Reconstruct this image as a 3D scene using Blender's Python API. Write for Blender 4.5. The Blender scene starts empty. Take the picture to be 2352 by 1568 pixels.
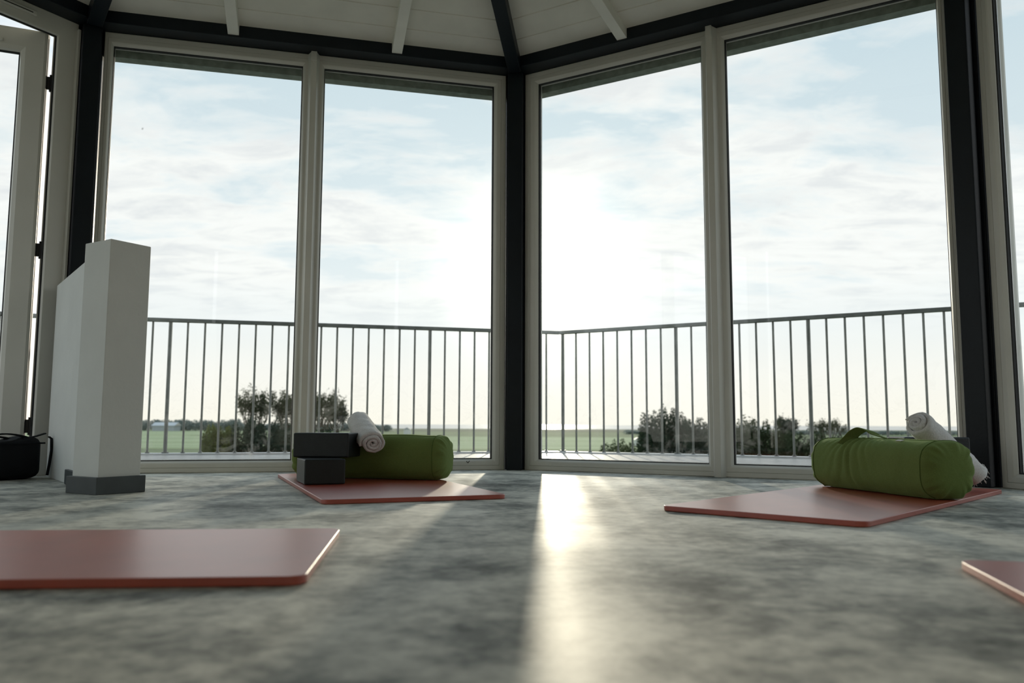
import bpy, math, random
from math import sin, cos, pi, radians, sqrt, atan2, exp, floor as fl
from mathutils import Vector, Matrix, noise as mn

random.seed(7)
SC = bpy.context.scene
COL = SC.collection

# ------------------------------------------------------------------ geometry of the place
S = 2.145                                   # side of the octagonal room
V1 = Vector((0.0215, 4.3532)); D1 = Vector((-0.9694, -0.24548)); D2 = Vector((0.85905, -0.51189))
def rot2(v, a): return Vector((v.x*cos(a)-v.y*sin(a), v.x*sin(a)+v.y*cos(a)))
BIS = -(D1+D2).normalized()
CEN = V1 - BIS*(S/(2*sin(pi/8)))
R8 = S/(2*sin(pi/8)); AP = R8*cos(pi/8)
# corner k: k=1 is the middle corner of the view, k=0 left, k=2 right, going clockwise seen from above
def corner(k, off=0.0):
    a = atan2(BIS.y, BIS.x) - (k-1)*pi/4
    r = R8 + off/cos(pi/8)
    return CEN + Vector((cos(a), sin(a)))*r
class Wall:
    """wall k runs from corner k to corner k+1; t along it, v inwards, z up"""
    def __init__(s, k, off=0.0):
        s.A = corner(k, off); s.B = corner(k+1, off)
        s.d = (s.B-s.A).normalized(); s.L = (s.B-s.A).length
        n = Vector((-s.d.y, s.d.x))
        if n.dot(CEN-s.A) < 0: n = -n
        s.n = n
    def P(s, t, v, z):
        q = s.A + s.d*t + s.n*v
        return (q.x, q.y, z)
W = [Wall(k) for k in range(8)]             # W[0] left window wall, W[1] right window wall, W[2] far right, W[7] far left
HF = 2.142                                  # top of frames
ROOF_M = 0.21
CZ = 2.203                                  # ceiling height at inner face of the ring beam
def ceil_z(o): return CZ + ROOF_M*(o-0.1)   # o = distance in from the frame plane

# ------------------------------------------------------------------ mesh helpers
ORG = {}
class MB:
    def __init__(s): s.v = []; s.f = []
    def add(s, vs, fs):
        b = len(s.v); s.v += [tuple(q) for q in vs]; s.f += [tuple(i+b for i in f) for f in fs]; return s
    def hexa(s, p):   # 8 points: bottom 4 then top 4
        return s.add(p, [(3,2,1,0),(4,5,6,7),(0,1,5,4),(1,2,6,5),(2,3,7,6),(3,0,4,7)])
    def box(s, x0,x1,y0,y1,z0,z1):
        return s.hexa([(x0,y0,z0),(x1,y0,z0),(x1,y1,z0),(x0,y1,z0),(x0,y0,z1),(x1,y0,z1),(x1,y1,z1),(x0,y1,z1)])
    def wbox(s, w, t0,t1,v0,v1,z0,z1):
        return s.hexa([w.P(t0,v0,z0),w.P(t1,v0,z0),w.P(t1,v1,z0),w.P(t0,v1,z0),w.P(t0,v0,z1),w.P(t1,v0,z1),w.P(t1,v1,z1),w.P(t0,v1,z1)])
    def obox(s, c, ang, lx, ly, z0, z1):      # centre c, rotated about z
        ex = Vector((cos(ang), sin(ang))); ey = Vector((-sin(ang), cos(ang)))
        q = []
        for z in (z0, z1):
            for a,b in ((-1,-1),(1,-1),(1,1),(-1,1)):
                p = Vector(c[:2]) + ex*a*lx/2 + ey*b*ly/2; q.append((p.x,p.y,z))
        return s.hexa(q)
    def prism(s, poly, z0, z1):
        n = len(poly); vs = [(p[0],p[1],z0) for p in poly]+[(p[0],p[1],z1) for p in poly]
        fs = [tuple(range(n))[::-1], tuple(range(n,2*n))]+[(i,(i+1)%n,n+(i+1)%n,n+i) for i in range(n)]
        return s.add(vs, fs)
    def tube(s, pts, r, n=8, cap=True, r2=None, up=None):
        pts = [Vector(p) for p in pts]; m = len(pts); vs = []; fs = []
        for i,p in enumerate(pts):
            d = (pts[min(i+1,m-1)]-pts[max(i-1,0)]).normalized()
            u = Vector(up) if up else (Vector((0,0,1)) if abs(d.z)<.9 else Vector((1,0,0)))
            a = d.cross(u).normalized(); b = a.cross(d).normalized()
            ra = r[i] if isinstance(r,(list,tuple)) else r
            rb = r2 if r2 is not None else ra
            for k in range(n):
                th = 2*pi*k/n
                vs.append(p + a*cos(th)*ra + b*sin(th)*rb)
        for i in range(m-1):
            for k in range(n):
                fs.append((i*n+k, i*n+(k+1)%n, (i+1)*n+(k+1)%n, (i+1)*n+k))
        if cap: fs += [tuple(range(n))[::-1], tuple((m-1)*n+k for k in range(n))]
        return s.add(vs, fs)
    def strap(s, pts, wv, width, th):         # flat band through pts, width direction wv
        pts = [Vector(p) for p in pts]; wv = Vector(wv).normalized(); m = len(pts); vs = []; fs = []
        for i,p in enumerate(pts):
            d = (pts[min(i+1,m-1)]-pts[max(i-1,0)]).normalized(); nn = d.cross(wv).normalized()
            for a,b in ((-1,-1),(1,-1),(1,1),(-1,1)): vs.append(p+wv*a*width/2+nn*b*th/2)
        for i in range(m-1):
            for k in range(4): fs.append((i*4+k,i*4+(k+1)%4,(i+1)*4+(k+1)%4,(i+1)*4+k))
        fs += [(3,2,1,0), tuple((m-1)*4+k for k in range(4))]
        return s.add(vs, fs)
    def frame(s, w, t0,t1,z0,z1, prof, k=(1,1,1,1)):       # mitred rectangular frame, prof = [(inset, v)] closed section
        n = len(prof); vs = []; fs = []
        for u,v in prof:
            a,b,c,d = (u*q for q in k)                     # insets at t0, t1, bottom, top
            vs += [w.P(t0+a,v,z0+c), w.P(t1-b,v,z0+c), w.P(t1-b,v,z1-d), w.P(t0+a,v,z1-d)]
        for i in range(n):
            j = (i+1)%n
            for k in range(4):
                l = (k+1)%4
                fs.append((i*4+k, i*4+l, j*4+l, j*4+k))
        return s.add(vs, fs)
    def grid(s, fn, nu, nv, cu=False, cv=False):
        vs = [fn(i/(nu if cu else nu-1), j/(nv if cv else nv-1)) for i in range(nu) for j in range(nv)]; fs = []
        for i in range(nu if cu else nu-1):
            for j in range(nv if cv else nv-1):
                a,b = (i+1)%nu, (j+1)%nv
                fs.append((i*nv+j, a*nv+j, a*nv+b, i*nv+b))
        return s.add(vs, fs)
    def build(s, name, mat=None, parent=None, smooth=False, bevel=0, seg=2, recalc=True, auto=None):
        o = ORG.get(parent.name, Vector((0,0,0))) if parent else Vector((0,0,0))
        me = bpy.data.meshes.new(name)
        me.from_pydata([(p[0]-o.x,p[1]-o.y,p[2]-o.z) for p in s.v], [], s.f)
        if recalc:
            import bmesh
            bm = bmesh.new(); bm.from_mesh(me); bmesh.ops.recalc_face_normals(bm, faces=bm.faces[:]); bm.to_mesh(me); bm.free()
        ob = bpy.data.objects.new(name, me); COL.objects.link(ob)
        if mat: me.materials.append(mat)
        if smooth: me.shade_smooth()
        if parent: ob.parent = parent; ORG[ob.name] = o
        else: ORG[ob.name] = Vector((0,0,0))
        if bevel:
            b = ob.modifiers.new('bevel','BEVEL'); b.width = bevel; b.segments = seg; b.limit_method = 'ANGLE'; b.angle_limit = radians(35)
            if smooth is False:
                me.shade_smooth(); b.harden_normals = True
        return ob
def tag(o, label=None, cat=None, group=None, kind=None):
    if label: o['label'] = label
    if cat: o['category'] = cat
    if group: o['group'] = group
    if kind: o['kind'] = kind
    return o
def empty(name, loc, label=None, cat=None, group=None, kind=None):
    o = bpy.data.objects.new(name, None); COL.objects.link(o); o.location = loc; o.empty_display_size = .1
    ORG[o.name] = Vector(loc); return tag(o, label, cat, group, kind)

# ------------------------------------------------------------------ materials
def newmat(name):
    m = bpy.data.materials.new(name); m.use_nodes = True; nt = m.node_tree; nt.nodes.clear()
    out = nt.nodes.new('ShaderNodeOutputMaterial'); return m, nt, out
def N(nt, typ, **kw):
    n = nt.nodes.new(typ)
    for k,v in kw.items():
        if k in n.inputs: n.inputs[k].default_value = v
        else: setattr(n, k, v)
    return n
def ramp(nt, fac, stops):
    r = nt.nodes.new('ShaderNodeValToRGB'); e = r.color_ramp.elements
    while len(e) < len(stops): e.new(.5)
    for i,(p,c) in enumerate(stops):
        e[i].position = p; e[i].color = (c[0],c[1],c[2],1) if hasattr(c,'__len__') else (c,c,c,1)
    nt.links.new(fac, r.inputs[0]); return r.outputs[0]
def mathn(nt, op, a, b=None, c=None, clamp=False):
    m = nt.nodes.new('ShaderNodeMath'); m.operation = op; m.use_clamp = clamp
    for i,x in enumerate((a,b,c)):
        if x is None: continue
        if isinstance(x,(int,float)): m.inputs[i].default_value = x
        else: nt.links.new(x, m.inputs[i])
    return m.outputs[0]
def mixc(nt, f, a, b, mode='MIX'):
    m = nt.nodes.new('ShaderNodeMix'); m.data_type = 'RGBA'; m.blend_type = mode
    for sock,x in ((m.inputs[0],f),(m.inputs[6],a),(m.inputs[7],b)):
        if isinstance(x,(int,float)): sock.default_value = x
        elif isinstance(x,tuple): sock.default_value = (x[0],x[1],x[2],1)
        else: nt.links.new(x, sock)
    return m.outputs[2]
def objco(nt, scale=(1,1,1), rotz=0):
    t = nt.nodes.new('ShaderNodeTexCoord'); m = nt.nodes.new('ShaderNodeMapping')
    m.inputs['Scale'].default_value = scale; m.inputs['Rotation'].default_value = (0,0,rotz)
    nt.links.new(t.outputs['Object'], m.inputs[0]); return m.outputs[0]
def noise(nt, co, scale, detail=4, rough=.55, dist=0):
    n = N(nt,'ShaderNodeTexNoise', Scale=scale, Detail=detail, Roughness=rough, Distortion=dist)
    nt.links.new(co, n.inputs['Vector']); return n.outputs['Fac']
def mat(name, col, rough=.5, var=.06, vscale=8, bump=0, bscale=60, spec=.5, metal=0, sheen=0, coat=0):
    m, nt, out = newmat(name); b = N(nt,'ShaderNodeBsdfPrincipled'); co = objco(nt)
    f = noise(nt, co, vscale, 5)
    lo = tuple(max(0,c*(1-var*2)) for c in col); hi = tuple(min(1,c*(1+var*2)) for c in col)
    nt.links.new(ramp(nt, f, [(.3,lo),(.7,hi)]), b.inputs['Base Color'])
    b.inputs['Roughness'].default_value = rough; b.inputs['Specular IOR Level'].default_value = spec
    b.inputs['Metallic'].default_value = metal
    if sheen: b.inputs['Sheen Weight'].default_value = sheen; b.inputs['Sheen Roughness'].default_value = .4
    if coat: b.inputs['Coat Weight'].default_value = coat; b.inputs['Coat Roughness'].default_value = .34
    if bump:
        bp = N(nt,'ShaderNodeBump', Strength=bump, Distance=.002); nt.links.new(noise(nt, co, bscale, 3), bp.inputs['Height'])
        nt.links.new(bp.outputs[0], b.inputs['Normal'])
    nt.links.new(b.outputs[0], out.inputs[0]); return m

M = {}
M['pvc'] = mat('white_window_profile', (.64,.63,.58), .38, .02, 4, .12, 40)
M['steel'] = mat('navy_painted_steel', (.0045,.0085,.0135), .45, .1, 6, .25, 90, spec=.3)
M['gasket'] = mat('black_rubber', (.012,.013,.014), .6)
M['ceiling'] = mat('white_painted_boards', (.80,.775,.69), .6, .03, 5, .3, 30)
M['rafter'] = mat('white_painted_timber', (.86,.84,.77), .5, .03, 5, .3, 30)
M['plaster'] = mat('white_plaster', (.72,.73,.70), .7, .02, 5, .35, 70)
M['skirting'] = mat('dark_grey_skirting', (.055,.065,.068), .5, .08, 9)
M['railing'] = mat('galvanised_steel', (.20,.21,.20), .38, .12, 12, 0, 60, metal=.75)
M['mat'] = mat('terracotta_foam', (.43,.060,.030), .40, .04, 10, .2, 260, spec=.8, coat=.6)
M['block'] = mat('charcoal_foam', (.010,.014,.016), .42, .08, 30, .35, 220, spec=.4)
M['bag'] = mat('black_canvas', (.006,.007,.009), .75, .1, 10, .5, 150, spec=.2)
M['tag'] = mat('pale_woven_label', (.6,.6,.57), .7)
M['steelbright'] = mat('aluminium_strip', (.6,.6,.6), .35, .04, 8, metal=.6)
M['black_metal'] = mat('black_hinge_metal', (.015,.016,.018), .4)
M['eave'] = mat('grey_green_eave_board', (.20,.23,.20), .6, .12, 30)
M['render'] = mat('painted_far_wall', (.62,.62,.58), .7, .03)
M['roof'] = mat('grey_roof_sheet', (.33,.35,.37), .6, .1, 2)
M['bark'] = mat('grey_brown_bark', (.07,.055,.04), .9, .2, 4)

def fabric(name, col, weave=900, bump=.35, sheen=.35, rough=.85):
    m, nt, out = newmat(name); b = N(nt,'ShaderNodeBsdfPrincipled'); co = objco(nt)
    f = noise(nt, co, 9, 4); f2 = noise(nt, co, weave*.4, 2)
    c = mixc(nt, f, tuple(x*.82 for x in col), tuple(x*1.15 for x in col))
    c = mixc(nt, .25, c, ramp(nt, f2, [(.35,tuple(x*.6 for x in col)),(.65,tuple(x*1.3 for x in col))]))
    nt.links.new(c, b.inputs['Base Color'])
    b.inputs['Roughness'].default_value = rough; b.inputs['Specular IOR Level'].default_value = .2
    b.inputs['Sheen Weight'].default_value = sheen; b.inputs['Sheen Roughness'].default_value = .5
    b.inputs['Sheen Tint'].default_value = (min(1,col[0]*3),min(1,col[1]*3),min(1,col[2]*4),1)
    bp = N(nt,'ShaderNodeBump', Strength=bump, Distance=.0012); nt.links.new(f2, bp.inputs['Height'])
    bp2 = N(nt,'ShaderNodeBump', Strength=.35, Distance=.006); nt.links.new(noise(nt, co, 26, 3), bp2.inputs['Height'])
    nt.links.new(bp2.outputs[0], bp.inputs['Normal']); nt.links.new(bp.outputs[0], b.inputs['Normal'])
    nt.links.new(b.outputs[0], out.inputs[0]); return m
M['green'] = fabric('moss_green_cotton', (.145,.20,.056))
M['green_dark'] = fabric('moss_green_piping', (.08,.13,.028))
M['towel'] = fabric('white_terry', (.68,.66,.66), 500, 1.0, .5, .95)

def floor_mat():
    m, nt, out = newmat('polished_concrete'); b = N(nt,'ShaderNodeBsdfPrincipled'); co = objco(nt)
    a = noise(nt, co, 1.7, 8, .60, .5); c2 = noise(nt, co, 6.0, 7, .62, .4); c3 = noise(nt, co, 30, 5, .6)
    f = mathn(nt,'ADD', mathn(nt,'MULTIPLY',a,.38), mathn(nt,'ADD', mathn(nt,'MULTIPLY',c2,.40), mathn(nt,'MULTIPLY',c3,.22)))
    c = ramp(nt, f, [(.38,(.10,.108,.096)),(.45,(.25,.257,.232)),(.51,(.50,.495,.44)),(.58,(.76,.745,.66))])
    nt.links.new(c, b.inputs['Base Color'])
    nt.links.new(ramp(nt, f, [(.40,.10),(.54,.45)]), b.inputs['Specular IOR Level']); b.inputs['Coat Weight'].default_value = .20; b.inputs['Coat Roughness'].default_value = .40; r = mathn(nt,'MULTIPLY_ADD', a, -.35, .84); nt.links.new(r, b.inputs['Roughness'])
    bp = N(nt,'ShaderNodeBump', Strength=.12, Distance=.004); nt.links.new(c2, bp.inputs['Height'])
    nt.links.new(bp.outputs[0], b.inputs['Normal']); nt.links.new(b.outputs[0], out.inputs[0]); return m
M['floor'] = floor_mat()

def glass_mat():
    m, nt, out = newmat('window_glass'); co = objco(nt)
    tr = N(nt,'ShaderNodeBsdfTransparent'); tr.inputs[0].default_value = (.955,.97,.965,1)
    gl = N(nt,'ShaderNodeBsdfGlossy'); gl.inputs['Roughness'].default_value = .01
    lwt = N(nt,'ShaderNodeLayerWeight', Blend=.5); frs = mathn(nt,'MULTIPLY_ADD', mathn(nt,'POWER', lwt.outputs['Facing'], 5), .55, .03, clamp=True)
    mx = nt.nodes.new('ShaderNodeMixShader'); nt.links.new(frs, mx.inputs[0]); nt.links.new(tr.outputs[0], mx.inputs[1]); nt.links.new(gl.outputs[0], mx.inputs[2])
    # dried splashes and smears low on the panes
    sp = ramp(nt, noise(nt, co, 95, 3, .7), [(.70,0.),(.76,1.)])
    zone = ramp(nt, noise(nt, co, 5, 3, .6), [(.56,0.),(.66,1.)])
    t = nt.nodes.new('ShaderNodeTexCoord'); sx = nt.nodes.new('ShaderNodeSeparateXYZ'); nt.links.new(t.outputs['Object'], sx.inputs[0])
    low = ramp(nt, mathn(nt,'MULTIPLY', sx.outputs[2], 1.0), [(.25,1.),(.55,.0)])
    k = mathn(nt,'MULTIPLY', mathn(nt,'MULTIPLY', sp, zone), low, clamp=True)
    haze = mathn(nt,'MULTIPLY', mathn(nt,'MULTIPLY', ramp(nt, noise(nt, co, 7, 5, .7, 1.5), [(.5,0.),(.72,1.)]), low), .10)
    k = mathn(nt,'ADD', mathn(nt,'MULTIPLY', k, .6), haze, clamp=True)
    tl = N(nt,'ShaderNodeBsdfTranslucent'); tl.inputs[0].default_value = (.75,.75,.72,1)
    mx2 = nt.nodes.new('ShaderNodeMixShader'); nt.links.new(k, mx2.inputs[0]); nt.links.new(mx.outputs[0], mx2.inputs[1]); nt.links.new(tl.outputs[0], mx2.inputs[2])
    nt.links.new(mx2.outputs[0], out.inputs[0]); return m
M['glass'] = glass_mat()

def leaf_mat(name, col, tr=.45):
    m, nt, out = newmat(name); co = objco(nt)
    c = mixc(nt, noise(nt, co, 2.2, 4), tuple(x*.55 for x in col), tuple(min(1,x*1.5) for x in col))
    d = N(nt,'ShaderNodeBsdfDiffuse'); t = N(nt,'ShaderNodeBsdfTranslucent')
    nt.links.new(c, d.inputs[0]); nt.links.new(c, t.inputs[0])
    mx = N(nt,'ShaderNodeMixShader'); mx.inputs[0].default_value = tr
    nt.links.new(d.outputs[0], mx.inputs[1]); nt.links.new(t.outputs[0], mx.inputs[2]); nt.links.new(mx.outputs[0], out.inputs[0]); return m
M['leaf'] = leaf_mat('dark_green_leaves', (.055,.075,.035))
M['leaf2'] = leaf_mat('blue_green_leaves', (.045,.066,.045))
M['leaf3'] = leaf_mat('olive_leaves', (.12,.14,.04))
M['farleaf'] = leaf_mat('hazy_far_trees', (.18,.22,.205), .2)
M['rust'] = leaf_mat('rusty_dead_leaves', (.12,.06,.035))
def ground(name, c0, c1, sx=.02, sy=.12, rough=.9):
    m, nt, out = newmat(name); b = N(nt,'ShaderNodeBsdfPrincipled'); co = objco(nt,(sx,sy,1))
    f = noise(nt, co, 1.0, 6, .6); nt.links.new(ramp(nt, f, [(.35,c0),(.65,c1)]), b.inputs['Base Color'])
    b.inputs['Roughness'].default_value = rough; b.inputs['Specular IOR Level'].default_value = .1
    nt.links.new(b.outputs[0], out.inputs[0]); return m
M['field'] = ground('grass_field', (.26,.32,.17), (.37,.43,.25))
M['field2'] = ground('rough_pasture', (.13,.17,.085), (.20,.24,.13))
M['marsh'] = ground('salt_marsh', (.10,.12,.075), (.17,.19,.12), .004, .02)
def sea_mat():
    m, nt, out = newmat('sea_water'); b = N(nt,'ShaderNodeBsdfPrincipled'); co = objco(nt,(.02,.004,1))
    b.inputs['Base Color'].default_value = (.12,.15,.16,1); b.inputs['Roughness'].default_value = .18
    bp = N(nt,'ShaderNodeBump', Strength=.15, Distance=.5); nt.links.new(noise(nt, co, 2, 4), bp.inputs['Height']); nt.links.new(bp.outputs[0], b.inputs['Normal'])
    nt.links.new(b.outputs[0], out.inputs[0]); return m
M['sea'] = sea_mat()
def deck_mat():
    m, nt, out = newmat('weathered_deck_boards'); b = N(nt,'ShaderNodeBsdfPrincipled'); co = objco(nt,(1,1,1))
    f = noise(nt, co, 7, 6, .6)
    nt.links.new(ramp(nt, f, [(.3,(.27,.255,.24)),(.7,(.42,.40,.38))]), b.inputs['Base Color'])
    b.inputs['Roughness'].default_value = .45; b.inputs['Specular IOR Level'].default_value = .5
    nt.links.new(b.outputs[0], out.inputs[0]); return m
M['deck'] = deck_mat()

# ------------------------------------------------------------------ setting
tag(MB().prism([corner(k,.06) for k in range(8)][::-1], -.12, 0).build('floor', M['floor']), kind='structure')

# ceiling: shiplap boards with real grooves, one slope per side
cb = MB(); BW = .145
for k in range(8):
    w = W[k]
    def q(o, side, dz=0):
        half = (AP-o)*math.tan(pi/8); t = S/2 + (half if side else -half)
        return w.P(t, o, ceil_z(o)+dz)
    o = -.12; i = 0
    o = .1-.02
    while o < AP-.02:
        o1 = min(o+BW, AP-.001)
        g = .0035
        a,b_,c,d = q(o+g,0),q(o+g,1),q(o1-g,1),q(o1-g,0)
        cb.add([a,b_,c,d],[(0,1,2,3)])
        e,f = q(o1-g,0),q(o1-g,1); e2,f2 = q(o1,0,.008),q(o1,1,.008); h,i2 = q(o1+g,0),q(o1+g,1)
        cb.add([e,f,f2,e2,h,i2],[(0,1,2,3),(3,2,5,4)])
        o = o1
# closed roof above the boards
top = [corner(k,.35) for k in range(8)]
zb = ceil_z(-.35)+.09
ap = (CEN.x, CEN.y, ceil_z(AP)+.12)
cb.add([(p.x,p.y,zb) for p in top]+[ap], [(i,(i+1)%8,8) for i in range(8)])
cb.add([(p.x,p.y,zb) for p in top]+[(corner(k,-.08).x,corner(k,-.08).y,CZ+.012) for k in range(8)], [(i,(i+1)%8,8+(i+1)%8,8+i) for i in range(8)])
tag(cb.build('ceiling', M['ceiling'], recalc=False), kind='structure')

# window units -------------------------------------------------------
FRPROF = [(0,-.07),(0,-.004),(.004,0),(.030,0),(.032,-.003),(.034,0),(.058,0),(.064,-.003),(.075,-.014),(.075,-.03),(.075,-.058),(.068,-.07)]
GKPROF = [(.074,-.018),(.080,-.020),(.080,-.036),(.074,-.036)]
def window_unit(w, t0, t1, name, k0=.85, k1=.85, glass_v=-.03):
    c = w.P((t0+t1)/2, 0, 0); K = (k0,k1,.74,.84)
    r = empty(name, c, kind='structure')
    MB().frame(w, t0,t1,0,HF, FRPROF, K).build('window_frame', M['pvc'], r)
    MB().frame(w, t0,t1,0,HF, GKPROF, K).build('gasket', M['gasket'], r)
    MB().frame(w, t0,t1,0,HF, [(.0795,-.0325),(.083,-.0325),(.083,-.036),(.0795,-.036)], K).build('glazing_spacer', M['steelbright'], r)
    MB().wbox(w, t0+.07*k0, t1-.07*k1, glass_v-.004, glass_v, .07*K[2], HF-.07*K[3]).build('pane', M['glass'], r)
    return r
FT0, FT1, MID = .06, S-.06, S/2+.015
def mid(w): return 1.087 if w is W[1] else S-1.087
MIDS = {0: S-1.087, 1: 1.087, 2: 1.06, 7: S-1.06, 3: S/2, 6: S/2}
wn = 1
def mullion(k, t):
    w = W[k]; b = MB()
    sec = [(-.030,-.001),(.030,-.001),(.026,.005),(.0145,.034),(-.0145,.034),(-.026,.005)]
    vs = [w.P(t+a, v, 0) for a,v in sec]+[w.P(t+a, v, HF-.002) for a,v in sec]; n=6
    b.add(vs, [tuple(range(n)), tuple(range(n,2*n))[::-1]]+[(i,(i+1)%n,n+(i+1)%n,n+i) for i in range(n)])
    b.wbox(w, t-.0145,t+.0145,-.001,.042,HF-.05,HF-.0005)
    return b
order = [(0,'left'),(0,'right'),(1,'left'),(1,'right')]
m0, m1 = MIDS[0], MIDS[1]
w1 = window_unit(W[0], FT0+.003, m0, 'window_1', .52, .72); w2 = window_unit(W[0], m0, FT1, 'window_2', .72, .86)
w3 = window_unit(W[1], FT0-.008, m1, 'window_3', 1.0, .72); w4 = window_unit(W[1], m1, FT1, 'window_4', .80, .42)
# small dark tick-shaped mark on the bottom rail of window_2
tm = MB(); wt = W[0]
def tk(a,b,th=.0016):
    (ta,za),(tb,zb_) = a,b; dx,dz = tb-ta, zb_-za; l = sqrt(dx*dx+dz*dz); nx,nz = -dz/l*th, dx/l*th
    tm.add([wt.P(ta+nx,.0008,za+nz),wt.P(tb+nx,.0008,zb_+nz),wt.P(tb-nx,.0008,zb_-nz),wt.P(ta-nx,.0008,za-nz)],[(0,1,2,3)])
t_mark = S-.255
tk((t_mark-.008,.043),(t_mark-.003,.040)); tk((t_mark-.003,.040),(t_mark,.037)); tk((t_mark,.037),(t_mark+.008,.048)); tk((t_mark-.008,.043),(t_mark-.006,.047))
tm.build('tick_mark', M['gasket'], w2)
sw = []
for i in range(70):
    th = i*.19; r_ = .026-.00027*i
    sw.append(wt.P(S-.935+r_*cos(th)*1.0, -.0294, .222+r_*sin(th)*.95))
MB().tube(sw, .0005, 5).build('swirl_smear', M['tag'], w2)
for i,k in enumerate((0,1)):
    tag(mullion(k, MIDS[k]).build('trim_%d'%(i+1), M['pvc'], bevel=.0012), kind='structure')
# outside head board seen through the tops of the panes
for i,k in enumerate((0,1,2)):
    b = MB().wbox(W[k], .0, S, -.135, -.072, HF-.094, HF+.10)
    tag(b.build('trim_%d'%(i+3), M['eave']), kind='structure')
# remaining glazed sides (far right W2, behind camera W6)
w5 = window_unit(W[2], FT0+.012, MIDS[2], 'door_2'); w6 = window_unit(W[2], MIDS[2], FT1, 'window_5')
window_unit(W[6], FT0, S/2, 'window_6'); window_unit(W[6], S/2, FT1, 'window_7')
window_unit(W[7], FT0, S-1.06, 'window_8')
for k,nm in ((3,'wall_right_unseen'),(4,'wall_back'),(5,'wall_left')):  # right side (W3) is out of view, made solid to cut fill light
    tag(MB().wbox(W[k], .095, S-.095, -.12, 0, 0, HF+.25).build(nm, M['render']), kind='structure')

# open door in the far left side --------------------------------------
w = W[7]                                     # runs from corner 7 to corner 0
tA, tB = S-1.06, S-.06
door = empty('door_1', w.P(tB,0,0), kind='structure')
JP = [(0,-.07),(0,0),(.070,0),(.092,-.004),(.092,-.022),(.080,-.024),(.080,-.07)]
MB().frame(w, tA,tB,0,HF, JP).build('door_frame', M['pvc'], door, bevel=.003)
MB().frame(w, tA,tB,0,HF, [(.0905,-.0225),(.096,-.024),(.096,-.030),(.0905,-.030)]).build('gasket', M['gasket'], door)
MB().wbox(w, tB-.012, tB+.004, -.02, .018, 0, HF-.03).build('cover_strip', M['pvc'], door, bevel=.004)
v = MB().wbox(w, tA+.12, tB-.205, 0, .016, HF-.052, HF-.030)
v.build('trickle_vent', M['pvc'], door, bevel=.004)
MB().wbox(w, tA+.13, tB-.225, .0155, .0168, HF-.046, HF-.042).build('vent_slot', M['gasket'], door)
# leaf swings outwards
hp = w.A + w.d*(tB-.088) + w.n*(-.066)
class Leaf:
    def __init__(s, P0, d):
        s.A = P0; s.d = d; n = Vector((-d.y,d.x)); s.n = n if n.dot(CEN-P0)>0 else -n
    def P(s,t,v,z): q = s.A+s.d*t+s.n*v; return (q.x,q.y,z)
ld = rot2(-w.d, 0)
a37 = radians(37); c1 = rot2(ld, a37); c2 = rot2(ld, -a37)
ld = c1 if c1.dot(-w.n) > c2.dot(-w.n) else c2
lf = Leaf(hp, ld)
leaf = MB().frame(lf, .012,.86,.06,HF-.075, [(0,-.03),(0,.024),(.012,.034),(.088,.034),(.105,.026),(.112,.014),(.112,-.02),(.10,-.03)]).build('door_leaf', M['pvc'], door)
MB().frame(lf, .012,.86,.06,HF-.075, [(.1115,.010),(.118,.008),(.118,-.004),(.1115,-.004)]).build('gasket', M['gasket'], leaf)
MB().wbox(lf, .10,.775,-.002,.002,.15,HF-.16).build('pane', M['glass'], leaf)
MB().wbox(lf, .19,.80,.034,.046,HF-.155,HF-.140).build('guide_rail', M['pvc'], leaf, bevel=.003)
MB().wbox(lf, .010,.013,-.005,.010,.08,HF-.10).build('edge_seal', M['gasket'], leaf)
for z in (1.83,1.03,.22):
    b = MB(); b.tube([lf.P(-.008,.0,z-.04), lf.P(-.008,.0,z+.04)], .008, 12)
    b.add([],[]); b.wbox(lf, -.008,.03,-.005,.005,z-.03,z+.03); b.wbox(w, tB-.088,tB-.07,-.070,-.060,z-.03,z+.03)
    b.build('hinge', M['black_metal'], door)

# steel posts -----------------------------------------------------------
PL = {0:'dark navy steel post rising behind the low white wall at the left',
      1:'dark navy steel post in the middle corner between the two window walls',
      2:'dark navy steel post at the right behind the white towel and green bolster'}
for k in range(8):
    V = corner(k); r = (CEN-V).normalized(); tt = Vector((-r.y, r.x))
    b = MB()
    def pt(a,c,z): p = V+r*a+tt*c; return (p.x,p.y,z)
    b.hexa([pt(.009,-.041,0),pt(.065,-.041,0),pt(.065,.041,0),pt(.009,.041,0),pt(.009,-.041,HF-.001),pt(.065,-.041,HF-.001),pt(.065,.041,HF-.001),pt(.009,.041,HF-.001)])
    b.hexa([pt(-.08,-.085,0),pt(.010,-.0525,0),pt(.010,.0525,0),pt(-.08,.085,0),pt(-.08,-.085,HF-.001),pt(.010,-.0525,HF-.001),pt(.010,.0525,HF-.001),pt(-.08,.085,HF-.001)])
    if k in PL:
        rt = empty('steel_post', (V.x,V.y,0), PL[k], 'post', 'navy steel corner posts')
        b.build('box_section', M['steel'], rt, bevel=.004)
    else:
        tag(b.build('steel_post', M['steel']), 'dark navy steel post at a corner behind the camera', 'post', 'navy steel corner posts')
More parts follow.
